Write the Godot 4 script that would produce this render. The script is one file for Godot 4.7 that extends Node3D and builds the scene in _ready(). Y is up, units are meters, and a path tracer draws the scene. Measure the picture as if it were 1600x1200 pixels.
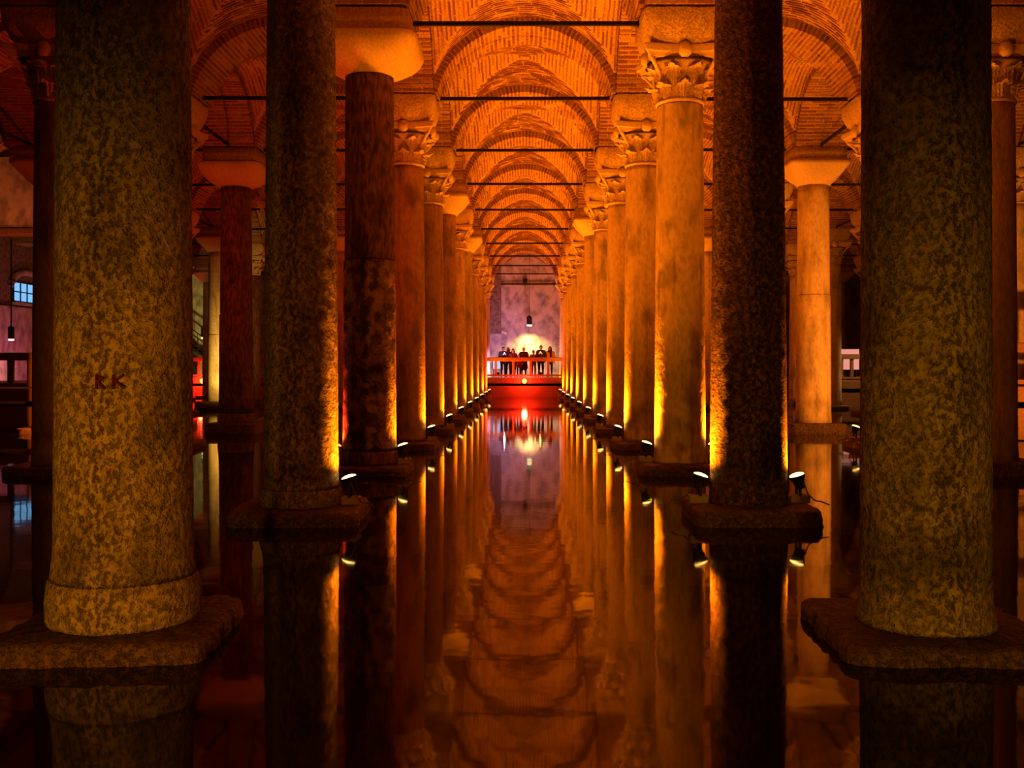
extends Node3D
# A flooded brick-vaulted cistern. Camera looks along -z; the water lies at y = 0.

const BAY := 4.78            # column spacing along the channel
const WIDE := 4.8            # column spacing across it
const FIRST := 6.05          # distance of the nearest columns from the camera
const SPRING := 7.0          # top of the imposts, where the arches start
const ARCH_A := 1.76
const ARCH_B := 1.65
const ARCH_C := 6.68
const RISE := 0.17           # vault surface above the arch intrados
const ORD := ["", "first", "second", "third", "fourth", "fifth", "sixth", "seventh", "eighth", "ninth", "tenth", "eleventh", "twelfth"]

var rng := RandomNumberGenerator.new()
var M := {}                  # materials
var T := {}                  # textures
var K := {}                  # shared meshes
var rough := FastNoiseLite.new()
var taken := {}


func _ready() -> void:
	rng.seed = 7
	rough.seed = 3
	rough.noise_type = FastNoiseLite.TYPE_SIMPLEX
	rough.frequency = 1.0
	rough.fractal_octaves = 3
	camera_and_air()
	make_textures()
	make_materials()
	unseen_lamps()
	build_shell()
	build_ceiling()
	build_columns()
	build_rods()
	build_floodlights()
	build_walkways()
	build_back_wall_things()
	build_side_things()
	build_people()


# ---------------------------------------------------------------- camera, air, unseen lamps behind the camera
func camera_and_air() -> void:
	var cam := Camera3D.new()
	cam.name = "camera"
	add_child(cam)
	cam.position = Vector3(0, 1.62, 0)
	var near := 0.05
	cam.set_frustum(near * 1200.0 / 1576.0, Vector2(-20.0, -26.0) / 1576.0 * near, near, 200.0)
	cam.current = true
	var env := Environment.new()
	env.background_mode = Environment.BG_COLOR
	env.background_color = Color(0, 0, 0)
	env.tonemap_mode = Environment.TONE_MAPPER_LINEAR
	env.tonemap_exposure = 1.0
	env.sdfgi_enabled = true
	env.ssao_enabled = true
	env.ssil_enabled = true
	var we := WorldEnvironment.new()
	we.name = "environment"
	we.environment = env
	add_child(we)


const AMBER := Vector3(1.0, 0.205, 0.003)
const RED := Vector3(1.0, 0.045, 0.006)
const OLIVE := Vector3(1.0, 0.37, 0.007)
const FLOOD := 35.0
const RED_FLOOD := 16.0


func unseen_lamps() -> void:
	# out-of-view lamps behind the camera, placed to light the front columns
	# [place, aim, energy, half angle, which]
	for q in [[Vector3(-3.2, 0.25, 1.6), Vector3(-2.45, 0.35, -6.0), 17.5, 27.0, "left"], [Vector3(0.6, 0.25, 1.6), Vector3(2.4, 0.15, -6.0), 17.0, 26.0, "right"], [Vector3(-0.95, 0.25, 1.6), Vector3(-2.4, 1.3, -10.9), 17.0, 17.0, "middle"]]:
		var o := thing("unseen_lamp", "unseen lamp behind the viewpoint, placed to light the front columns, %s one" % q[4], "lamp", q[0], "unseen lamps behind the viewpoint")
		var from := Vector3(0, 0.22, -0.14)
		spot(o, from, (q[1] - q[0] - from).normalized(), OLIVE if q[4] != "middle" else Vector3(1.0, 0.26, 0.008), q[2], q[3], 0.10, 1.0)
		part("post", box_mesh(Vector3(0.10, 0.30, 0.10), 0.01), M.lamp_black, o, at(Vector3(0, 0.10, 0.06)))
		part("head", box_mesh(Vector3(0.22, 0.12, 0.16), 0.02), M.lamp_black, o, at(Vector3(0, 0.22, 0.0)))
		part("lens", box_mesh(Vector3(0.18, 0.09, 0.02), 0.004), M.warm_glow, o, at(Vector3(0, 0.22, -0.09)))
	var deck := thing("unseen_deck", "unseen low wooden deck behind the viewpoint", "deck", Vector3(-1.3, 0, 2.6))  # out of view, carries the unseen lamps
	part("platform", box_mesh(Vector3(6.0, 0.12, 2.4), 0.02), M.wood, deck, at(Vector3(0, 0.145, 0)))
	for x in [-2.7, 0.0, 2.7]:
		part("leg", box_mesh(Vector3(0.2, 0.8, 0.2), 0.01), M.dark_wood, deck, at(Vector3(x, -0.3, 0)))


func col_z(n: int) -> float:
	return -(FIRST + BAY * (n - 1))


func row_x(side: int, k: int) -> float:
	return side * (WIDE * 0.5 + WIDE * k)


func lin(r: float, g: float, b: float) -> Color:
	return Color(r, g, b).linear_to_srgb()


func spot(parent: Node3D, at: Vector3, towards: Vector3, c: Vector3, energy: float, angle: float, size := 0.04, soft := 0.7) -> void:
	var l := SpotLight3D.new()
	l.name = "light"
	parent.add_child(l, true)
	l.position = at
	var up := Vector3.UP if absf(towards.normalized().y) < 0.95 else Vector3.BACK
	l.basis = Basis.looking_at(towards, up)
	l.light_color = lin(c.x, c.y, c.z)
	l.light_energy = energy
	l.spot_angle = angle
	l.spot_angle_attenuation = soft
	l.spot_range = 90.0
	l.spot_attenuation = 2.0
	l.light_size = size
	l.shadow_enabled = true


func omni(parent: Node3D, at: Vector3, c: Vector3, energy: float, size := 0.05) -> void:
	var l := OmniLight3D.new()
	l.name = "light"
	parent.add_child(l, true)
	l.position = at
	l.light_color = lin(c.x, c.y, c.z)
	l.light_energy = energy
	l.omni_range = 90.0
	l.omni_attenuation = 2.0
	l.light_size = size
	l.shadow_enabled = true


# ---------------------------------------------------------------- textures and materials
func noise_tex(kind: int, freq: float, octaves: int, seed_: int, size := 512, ramp: Gradient = null, normal := false, gain := 0.55) -> NoiseTexture2D:
	var n := FastNoiseLite.new()
	n.noise_type = kind
	n.frequency = freq
	n.fractal_octaves = octaves
	n.fractal_gain = gain
	n.seed = seed_
	var t := NoiseTexture2D.new()
	t.width = size
	t.height = size
	t.seamless = true
	t.seamless_blend_skirt = 0.2
	t.noise = n
	t.generate_mipmaps = false
	if ramp:
		t.color_ramp = ramp
	if normal:
		t.as_normal_map = true
		t.bump_strength = 6.0
	return t


func ramp(stops: Array) -> Gradient:
	var g := Gradient.new()
	var o := PackedFloat32Array()
	var c := PackedColorArray()
	for s in stops:
		o.append(s[0])
		c.append(s[1])
	g.offsets = o
	g.colors = c
	return g


func grey(v: float) -> Color:
	return Color(v, v, v)


func make_textures() -> void:
	T.stone = noise_tex(FastNoiseLite.TYPE_SIMPLEX, 0.010, 6, 11, 1024, ramp([[0.0, grey(0.62)], [0.4, grey(0.84)], [0.6, grey(0.94)], [1.0, grey(1.0)]]))
	T.pits = noise_tex(FastNoiseLite.TYPE_SIMPLEX, 0.016, 7, 5, 1024, ramp([[0.0, grey(0.0)], [0.34, grey(0.3)], [0.44, grey(0.72)], [0.6, grey(0.88)], [1.0, grey(1.0)]]), false, 0.72)
	T.dark_pits = noise_tex(FastNoiseLite.TYPE_SIMPLEX, 0.016, 7, 5, 1024, ramp([[0.0, grey(0.5)], [0.33, grey(0.70)], [0.43, grey(0.93)], [0.6, grey(1.0)], [1.0, grey(1.0)]]), false, 0.75)  # pit hollows darkened in the colour, in step with the relief
	T.fine = noise_tex(FastNoiseLite.TYPE_SIMPLEX, 0.05, 4, 21, 512)
	T.marble = noise_tex(FastNoiseLite.TYPE_SIMPLEX, 0.012, 6, 31, 1024, ramp([[0.0, grey(0.8)], [0.4, grey(0.91)], [0.62, grey(0.98)], [1.0, grey(1.0)]]))
	T.peel = noise_tex(FastNoiseLite.TYPE_SIMPLEX, 0.008, 6, 41, 1024, ramp([[0.0, grey(0.40)], [0.44, grey(0.55)], [0.53, grey(0.9)], [1.0, grey(1.0)]]))
	T.dark = noise_tex(FastNoiseLite.TYPE_SIMPLEX, 0.014, 6, 43, 1024, ramp([[0.0, grey(0.62)], [0.45, grey(0.75)], [0.6, grey(0.95)], [1.0, grey(1.0)]]))
	T.streak = noise_tex(FastNoiseLite.TYPE_SIMPLEX, 0.014, 6, 47, 1024, ramp([[0.0, grey(0.45)], [0.42, grey(0.7)], [0.6, grey(0.95)], [1.0, grey(1.0)]]))
	T.grain = noise_tex(FastNoiseLite.TYPE_SIMPLEX, 0.03, 4, 51, 512, ramp([[0.0, grey(0.55)], [0.5, grey(0.85)], [1.0, grey(1.0)]]))
	T.wave = noise_tex(FastNoiseLite.TYPE_SIMPLEX, 0.010, 3, 61, 512, null, true)


func mat(name_: String, c: Color, rough_: float, albedo: Texture2D = null, scale := Vector3.ONE, height: Texture2D = null, relief := 0.0) -> StandardMaterial3D:
	var m := StandardMaterial3D.new()
	m.resource_name = name_
	m.albedo_color = c
	m.roughness = rough_
	m.metallic_specular = 0.3
	m.uv1_triplanar = true
	m.uv1_world_triplanar = true
	m.uv1_scale = scale
	if albedo:
		m.albedo_texture = albedo
	if height:
		m.heightmap_enabled = true
		m.heightmap_texture = height
		m.heightmap_scale = relief
	M[name_] = m
	return m


func make_materials() -> void:
	var tall := Vector3(0.9, 0.35, 0.9)
	mat("pale_limestone", lin(0.56, 0.46, 0.33), 0.85, T.stone, Vector3(1.15, 0.8, 1.15), T.pits, 2.4)
	mat("grey_limestone", lin(0.46, 0.37, 0.26), 0.85, T.stone, Vector3(0.9, 0.6, 0.9), T.pits, 4.0)
	mat("dark_pitted", lin(0.24, 0.14, 0.085), 0.8, T.dark, Vector3(0.8, 0.7, 0.8), T.pits, 5.0)
	mat("red_marble", lin(0.27, 0.13, 0.085), 0.75, T.streak, Vector3(0.9, 0.22, 0.9), T.pits, 1.2)
	mat("peeling", lin(0.44, 0.27, 0.17), 0.8, T.peel, Vector3(0.55, 0.4, 0.55), T.pits, 2.4)
	mat("smooth_marble", lin(0.74, 0.58, 0.40), 0.7, T.marble, tall, T.fine, 0.5)
	mat("brown_marble", lin(0.48, 0.31, 0.20), 0.75, T.marble, tall, T.fine, 0.9)
	mat("capital_stone", lin(0.70, 0.55, 0.38), 0.8, T.marble, Vector3(1.3, 1.3, 1.3), T.fine, 0.8)
	mat("impost_stone", lin(0.74, 0.57, 0.38), 0.85, T.marble, Vector3(1.0, 1.0, 1.0), T.pits, 2.0)
	mat("wet_plinth", lin(0.19, 0.12, 0.07), 0.5, T.stone, Vector3(0.9, 0.9, 0.9), T.pits, 3.0)
	mat("mortar", lin(0.62, 0.42, 0.25), 0.9, T.grain, Vector3(1.1, 1.1, 1.1), T.fine, 1.2)
	var b := mat("brick", lin(1, 1, 1), 0.9, T.grain, Vector3(2.0, 2.0, 2.0), T.fine, 0.5)
	b.vertex_color_use_as_albedo = true
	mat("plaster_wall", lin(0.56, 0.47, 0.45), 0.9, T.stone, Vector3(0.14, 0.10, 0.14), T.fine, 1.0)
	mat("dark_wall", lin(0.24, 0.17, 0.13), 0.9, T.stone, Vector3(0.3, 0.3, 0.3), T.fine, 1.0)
	mat("iron", lin(0.012, 0.010, 0.009), 0.7)
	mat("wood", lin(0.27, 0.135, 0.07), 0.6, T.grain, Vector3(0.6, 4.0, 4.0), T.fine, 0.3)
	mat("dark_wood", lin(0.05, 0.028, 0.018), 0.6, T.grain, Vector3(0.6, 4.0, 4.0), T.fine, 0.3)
	mat("lamp_black", lin(0.02, 0.017, 0.015), 0.45)
	mat("box_grey", lin(0.36, 0.30, 0.22), 0.6)
	mat("cable", lin(0.10, 0.07, 0.05), 0.6)
	for name_ in ["pale_limestone", "grey_limestone", "dark_pitted", "red_marble", "smooth_marble", "brown_marble", "peeling"]:
		M[name_].vertex_color_use_as_albedo = true
	for name_ in ["pale_limestone", "grey_limestone", "dark_pitted"]:
		var m: StandardMaterial3D = M[name_]
		m.detail_enabled = true
		m.detail_blend_mode = BaseMaterial3D.BLEND_MODE_MUL
		m.detail_albedo = T.dark_pits
		m.detail_uv_layer = BaseMaterial3D.DETAIL_UV_2
		m.uv2_triplanar = true
		m.uv2_world_triplanar = true
		m.uv2_scale = m.uv1_scale
	var w := mat("water", lin(0.008, 0.0018, 0.0008), 0.042)
	w.metallic_specular = 0.36
	w.uv1_scale = Vector3(0.28, 0.28, 0.28)
	w.normal_enabled = true
	w.normal_texture = T.wave
	w.normal_scale = 0.013
	mat("red_paint", lin(0.09, 0.006, 0.006), 0.7)
	glow("amber_glow", Vector3(1.0, 0.5, 0.10), 14.0)
	glow("red_glow", Vector3(1.0, 0.10, 0.02), 12.0)
	glow("white_glow", Vector3(0.75, 0.85, 1.0), 8.0)
	glow("blue_board", Vector3(0.55, 0.62, 1.0), 1.0)
	glow("pink_board", Vector3(1.0, 0.36, 0.28), 0.8)
	glow("cyan_pane", Vector3(0.22, 0.55, 1.0), 1.0)
	glow("pink_glow", Vector3(1.0, 0.35, 0.5), 3.0)
	glow("green_glow", Vector3(1.0, 0.9, 0.35), 4.0)
	mat("cloth", lin(1, 1, 1), 0.85).vertex_color_use_as_albedo = true
	mat("pale_metal", lin(0.6, 0.6, 0.62), 0.5)
	glow("warm_glow", Vector3(1.0, 0.8, 0.35), 6.0)


func glow(name_: String, c: Vector3, energy: float) -> StandardMaterial3D:
	var m := StandardMaterial3D.new()
	m.resource_name = name_
	m.albedo_color = Color(0.1, 0.1, 0.1)
	m.emission_enabled = true
	m.emission = lin(c.x, c.y, c.z)
	m.emission_energy_multiplier = energy
	M[name_] = m
	return m


# ---------------------------------------------------------------- nodes
func numbered(called: String) -> String:
	var n: int = taken.get(called, 0)
	taken[called] = n + 1
	return called if n == 0 else "%s_%03d" % [called, n]


func tag(o: Node, label: String, category := "", group := "", kind := "") -> Node:
	if label:
		o.set_meta("label", label)
	if category:
		o.set_meta("category", category)
	if group:
		o.set_meta("group", group)
	if kind:
		o.set_meta("kind", kind)
	return o


func thing(called: String, label: String, category: String, at := Vector3.ZERO, group := "", kind := "") -> Node3D:
	var o := Node3D.new()
	o.name = numbered(called)
	add_child(o)
	o.position = at
	tag(o, label, category, group, kind)
	return o


func part(called: String, mesh: Mesh, m: Material, parent: Node, at := Transform3D()) -> MeshInstance3D:
	var o := MeshInstance3D.new()
	o.name = numbered(called) if parent == self else called
	o.mesh = mesh
	o.material_override = m
	o.transform = at
	parent.add_child(o, true)
	return o


func at(p: Vector3, yaw := 0.0) -> Transform3D:
	return Transform3D(Basis(Vector3.UP, yaw), p)


# ---------------------------------------------------------------- mesh helpers
func begin() -> SurfaceTool:
	var st := SurfaceTool.new()
	st.begin(Mesh.PRIMITIVE_TRIANGLES)
	return st


func done(st: SurfaceTool) -> ArrayMesh:
	st.generate_normals()
	return st.commit()


func tri(st: SurfaceTool, a: Vector3, b: Vector3, c: Vector3, inside: Vector3, smooth := false) -> void:
	# a flat triangle that faces away from the point inside
	st.set_smooth_group(0 if smooth else -1)
	if (b - a).cross(c - a).dot((a + b + c) / 3.0 - inside) > 0.0:
		st.add_vertex(a); st.add_vertex(c); st.add_vertex(b)
	else:
		st.add_vertex(a); st.add_vertex(b); st.add_vertex(c)


func quad(st: SurfaceTool, a: Vector3, b: Vector3, c: Vector3, d: Vector3, inside: Vector3, smooth := false) -> void:
	tri(st, a, b, c, inside, smooth)
	tri(st, a, c, d, inside, smooth)


func box(st: SurfaceTool, c: Vector3, s: Vector3, bev := 0.0, b := Basis()) -> void:
	# a box with chamfered edges
	var h := s * 0.5
	var e := minf(bev, minf(h.x, minf(h.y, h.z)) * 0.9)
	var P := []
	for i in 24:
		var k := i % 3
		var v := Vector3((h.x - (0.0 if k == 0 else e)) * (1 if i / 3 & 1 else -1), (h.y - (0.0 if k == 1 else e)) * (1 if i / 3 & 2 else -1), (h.z - (0.0 if k == 2 else e)) * (1 if i / 3 & 4 else -1))
		P.append(c + b * v)
	for sg in [-1.0, 1.0]:
		quad(st, P[corner(sg, -1, -1, 0)], P[corner(sg, 1, -1, 0)], P[corner(sg, 1, 1, 0)], P[corner(sg, -1, 1, 0)], c)
		quad(st, P[corner(-1, sg, -1, 1)], P[corner(1, sg, -1, 1)], P[corner(1, sg, 1, 1)], P[corner(-1, sg, 1, 1)], c)
		quad(st, P[corner(-1, -1, sg, 2)], P[corner(1, -1, sg, 2)], P[corner(1, 1, sg, 2)], P[corner(-1, 1, sg, 2)], c)
	if e <= 0.0:
		return
	for u in [-1.0, 1.0]:
		for v in [-1.0, 1.0]:
			quad(st, P[corner(u, v, -1, 0)], P[corner(u, v, 1, 0)], P[corner(u, v, 1, 1)], P[corner(u, v, -1, 1)], c)
			quad(st, P[corner(u, -1, v, 0)], P[corner(u, 1, v, 0)], P[corner(u, 1, v, 2)], P[corner(u, -1, v, 2)], c)
			quad(st, P[corner(-1, u, v, 1)], P[corner(1, u, v, 1)], P[corner(1, u, v, 2)], P[corner(-1, u, v, 2)], c)
			for w in [-1.0, 1.0]:
				tri(st, P[corner(u, v, w, 0)], P[corner(u, v, w, 1)], P[corner(u, v, w, 2)], c)


func corner(x: float, y: float, z: float, k: int) -> int:
	return (int(x > 0) + 2 * int(y > 0) + 4 * int(z > 0)) * 3 + k


func box_mesh(s: Vector3, bev := 0.01) -> ArrayMesh:
	var st := begin()
	box(st, Vector3.ZERO, s, bev)
	return done(st)


func tube(st: SurfaceTool, pts: Array, r: Array, segs := 8, caps := true) -> void:
	var rings := []
	for i in pts.size():
		var d: Vector3 = (pts[mini(i + 1, pts.size() - 1)] - pts[maxi(i - 1, 0)]).normalized()
		var u := d.cross(Vector3.UP if absf(d.y) < 0.9 else Vector3.RIGHT).normalized()
		var v := d.cross(u)
		var ring := []
		var rr: float = r[mini(i, r.size() - 1)]
		for k in segs:
			var t := TAU * k / segs
			ring.append(pts[i] + (u * cos(t) + v * sin(t)) * rr)
		rings.append(ring)
	for i in pts.size() - 1:
		for k in segs:
			var k2 := (k + 1) % segs
			quad(st, rings[i][k], rings[i][k2], rings[i + 1][k2], rings[i + 1][k], (pts[i] + pts[i + 1]) * 0.5, true)
	if caps:
		for e in [0, pts.size() - 1]:
			var other: Vector3 = pts[1] if e == 0 else pts[e - 1]
			for k in segs:
				tri(st, pts[e], rings[e][k], rings[e][(k + 1) % segs], other)


func tube_mesh(pts: Array, r: Array, segs := 8) -> ArrayMesh:
	var st := begin()
	tube(st, pts, r, segs)
	return done(st)


func loft(rings: Array, segs: int, rough_amp := 0.0, rough_freq := 4.0, seed_off := 0.0, tint := [], cap := true) -> ArrayMesh:
	# rings: [height, half size, squareness exponent]; the profile turns from circle (2) to square (8 and more)
	var pos := PackedVector3Array()
	var col := PackedColorArray()
	for r in rings:
		for k in segs:
			var t := TAU * (k + 0.5) / segs
			var c := cos(t)
			var s := sin(t)
			var rad: float = r[1] / pow(pow(absf(c), r[2]) + pow(absf(s), r[2]), 1.0 / r[2])
			var p := Vector3(c * rad, r[0], s * rad)
			if rough_amp > 0.0:
				var q := p * rough_freq + Vector3(seed_off, seed_off * 0.7, 0)
				var d := rough.get_noise_3dv(q) + 0.5 * rough.get_noise_3dv(q * 3.1)
				p += Vector3(c, 0, s) * d * rough_amp
				if r.size() > 3:
					p.y += rough.get_noise_3dv(q * 1.7 + Vector3(9, 9, 9)) * rough_amp * r[3]
			pos.append(p)
			col.append(stain(p, tint[0], tint[1], tint[2], tint[3]) if tint else Color.WHITE)
	var idx := PackedInt32Array()
	var n := rings.size()
	for i in n - 1:
		for k in segs:
			var k2 := (k + 1) % segs
			var a := i * segs + k
			var b := i * segs + k2
			var c2 := (i + 1) * segs + k2
			var d2 := (i + 1) * segs + k
			idx.append_array(PackedInt32Array([a, b, c2, a, c2, d2]))
	if cap:
		for e in [0, n - 1]:
			var m := Vector3.ZERO
			for k in segs:
				m += pos[e * segs + k]
			pos.append(m / segs)
			col.append(col[e * segs])
			var ce := pos.size() - 1
			for k in segs:
				var a :int = e * segs + k
				var b :int = e * segs + (k + 1) % segs
				idx.append_array(PackedInt32Array([ce, b, a] if e == 0 else [ce, a, b]))
	return indexed(pos, idx, col)


func indexed(pos: PackedVector3Array, idx: PackedInt32Array, col := PackedColorArray()) -> ArrayMesh:
	var nor := PackedVector3Array()
	nor.resize(pos.size())
	for i in range(0, idx.size(), 3):
		var n := (pos[idx[i + 2]] - pos[idx[i]]).cross(pos[idx[i + 1]] - pos[idx[i]])
		for j in 3:
			nor[idx[i + j]] += n
	for i in nor.size():
		nor[i] = nor[i].normalized()
	var a := []
	a.resize(Mesh.ARRAY_MAX)
	a[Mesh.ARRAY_VERTEX] = pos
	a[Mesh.ARRAY_NORMAL] = nor
	a[Mesh.ARRAY_INDEX] = idx
	if col.size() == pos.size():
		a[Mesh.ARRAY_COLOR] = col
	var m := ArrayMesh.new()
	m.add_surface_from_arrays(Mesh.PRIMITIVE_TRIANGLES, a)
	return m


# ---------------------------------------------------------------- shell
const WALL_SIDE := 23.4
const WALL_BACK := 62.6
const WALL_FRONT := 9.0


func build_shell() -> void:
	var length := WALL_BACK + WALL_FRONT
	var mid := (WALL_FRONT - WALL_BACK) * 0.5
	var o := part("floor", box_mesh(Vector3(WALL_SIDE * 2 + 1, 0.4, length + 1), 0.0), M.dark_wall, self, at(Vector3(0, -0.9, mid)))
	tag(o, "dark stone floor of the cistern under the water", "", "", "structure")
	o = part("water", box_mesh(Vector3(WALL_SIDE * 2, 0.7, length), 0.0), M.water, self, at(Vector3(0, -0.35, mid)))
	tag(o, "still dark water flooding the cistern and mirroring the lit columns", "water", "", "stuff")
	for s in [-1, 1]:
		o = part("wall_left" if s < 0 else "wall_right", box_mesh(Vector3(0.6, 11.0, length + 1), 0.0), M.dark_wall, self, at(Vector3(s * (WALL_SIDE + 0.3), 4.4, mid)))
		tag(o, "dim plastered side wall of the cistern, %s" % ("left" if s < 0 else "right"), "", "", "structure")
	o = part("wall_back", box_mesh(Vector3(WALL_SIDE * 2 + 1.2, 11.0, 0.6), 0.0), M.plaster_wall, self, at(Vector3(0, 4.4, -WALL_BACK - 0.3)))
	tag(o, "pale stained plaster wall at the far end behind the visitors", "", "", "structure")
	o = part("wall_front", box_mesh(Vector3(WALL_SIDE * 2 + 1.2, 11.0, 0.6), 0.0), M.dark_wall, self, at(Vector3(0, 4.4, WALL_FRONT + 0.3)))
	tag(o, "dark wall behind the viewpoint", "", "", "structure")


# ---------------------------------------------------------------- vaults
func brick_color() -> Color:
	var v := rng.randf()
	var k := rng.randf_range(0.62, 1.08)
	var c := Color(0.36, 0.165, 0.09) if v < 0.5 else (Color(0.44, 0.24, 0.14) if v < 0.85 else Color(0.54, 0.35, 0.22))
	return Color(c.r * k, c.g * k, c.b * k)


func vault_height(x: float, z: float) -> float:
	var h := 1.8
	var u := minf(absf(x), h)
	var w := minf(absf(z), h)
	var m := minf(u, w)
	var p := ARCH_C + (ARCH_B + RISE) * sqrt(maxf(0.0, 1.0 - pow(m / 1.9, 2)))
	return p + 0.12 * (1.0 - pow(u / h, 2)) * (1.0 - pow(w / h, 2))


func block(st: SurfaceTool, lo: Vector3, along: Vector3, across: Vector3, up: Vector3, c: Color) -> void:
	# a brick: lo is a corner on its face, up points into the masonry
	st.set_color(c)
	var b := lo + along
	var d := lo + across
	var e := lo + along + across
	var mid := lo + (along + across + up) * 0.5
	quad(st, lo, b, e, d, mid)
	quad(st, lo, b, b + up, lo + up, mid)
	quad(st, d, e, e + up, d + up, mid)
	quad(st, lo, d, d + up, lo + up, mid)
	quad(st, b, e, e + up, b + up, mid)


func vault_mortar() -> ArrayMesh:
	var n := 44
	var h := 1.83
	var pos := PackedVector3Array()
	var idx := PackedInt32Array()
	for i in n + 1:
		for j in n + 1:
			var x := lerpf(-h, h, float(i) / n)
			var z := lerpf(-h, h, float(j) / n)
			var y := vault_height(x, z) + rough.get_noise_3d(x * 1.5, 0, z * 1.5) * 0.012
			pos.append(Vector3(x, y, z))
	for i in n:
		for j in n:
			var a := i * (n + 1) + j
			idx.append_array(PackedInt32Array([a, a + n + 1, a + 1, a + 1, a + n + 1, a + n + 2]))
	return indexed(pos, idx)


func vault_bricks() -> ArrayMesh:
	var st := begin()
	for turn in 4:
		var b := Basis(Vector3.UP, turn * PI / 2)
		var zc := 0.10
		while zc < 1.80:
			var x := -zc + rng.randf_range(0.0, 0.08)
			while x < zc - 0.06:
				var slope := absf(vault_height(x + 0.05, zc) - vault_height(x - 0.05, zc)) * 10.0
				var len_ := rng.randf_range(0.28, 0.42) / sqrt(1.0 + slope * slope)
				var x2 := minf(x + len_, zc)
				if rng.randf() < 0.94 and x2 - x > 0.03:
					var z0 := zc + rng.randf_range(-0.007, 0.007)
					var thick := rng.randf_range(0.028, 0.04)
					var proud := rng.randf_range(0.004, 0.016)
					var p := Vector3(x, vault_height(x, z0) - proud, z0)
					var q := Vector3(x2, vault_height(x2, z0) - proud, z0)
					var nrm := (q - p).cross(Vector3.BACK).normalized()
					if nrm.y < 0:
						nrm = -nrm
					block(st, b * p, b * (q - p), b * Vector3(0, 0, thick), b * (nrm * 0.05), brick_color())
				x = x2 + rng.randf_range(0.012, 0.03)
			zc += 0.086
	return done(st)


func arch_point(t: float, off: float) -> Vector3:
	var p := Vector3(-ARCH_A * cos(t), ARCH_C + ARCH_B * sin(t), 0)
	var n := Vector3(-cos(t) / ARCH_A, sin(t) / ARCH_B, 0).normalized()
	return p + n * off


func arch_body() -> ArrayMesh:
	var st := begin()
	var t0 := asin((SPRING - ARCH_C) / ARCH_B)
	var n := 44
	for i in n:
		var ta := lerpf(t0, PI - t0, float(i) / n)
		var tb := lerpf(t0, PI - t0, float(i + 1) / n)
		var a := arch_point(ta, 0)
		var b := arch_point(tb, 0)
		var ao := arch_point(ta, 0.5)
		var bo := arch_point(tb, 0.5)
		var mid := (a + b + ao + bo) * 0.25
		var w := Vector3(0, 0, 0.6)
		quad(st, a - w, b - w, b + w, a + w, mid, true)
		quad(st, a + w, b + w, bo + w, ao + w, mid)
		quad(st, a - w, b - w, bo - w, ao - w, mid)
		quad(st, ao - w, bo - w, bo + w, ao + w, mid, true)
	return done(st)


func arch_brick_places() -> Array:
	# [angle, angle, z from, z to]
	var out := []
	var t0 := asin((SPRING - ARCH_C) / ARCH_B)
	var n := 52
	for i in n:
		var ta := lerpf(t0, PI - t0, (i + 0.22) / n)
		var tb := lerpf(t0, PI - t0, (i + 0.78) / n)
		var cuts := [-0.612, -0.21, 0.2, 0.612] if i % 2 == 0 else [-0.612, -0.4, 0.0, 0.4, 0.612]
		for k in cuts.size() - 1:
			out.append([ta, tb, cuts[k] + 0.012 * float(k > 0), cuts[k + 1] - 0.012 * float(k < cuts.size() - 2)])
	return out


func arch_brick(st: SurfaceTool, p: Array, c: Color, proud: float) -> void:
	var a := arch_point(p[0], -proud)
	var b := arch_point(p[1], -proud)
	var up := arch_point((p[0] + p[1]) * 0.5, 0.30) - arch_point((p[0] + p[1]) * 0.5, -proud)
	block(st, a + Vector3(0, 0, p[2]), b - a, Vector3(0, 0, p[3] - p[2]), up, c)


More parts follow.
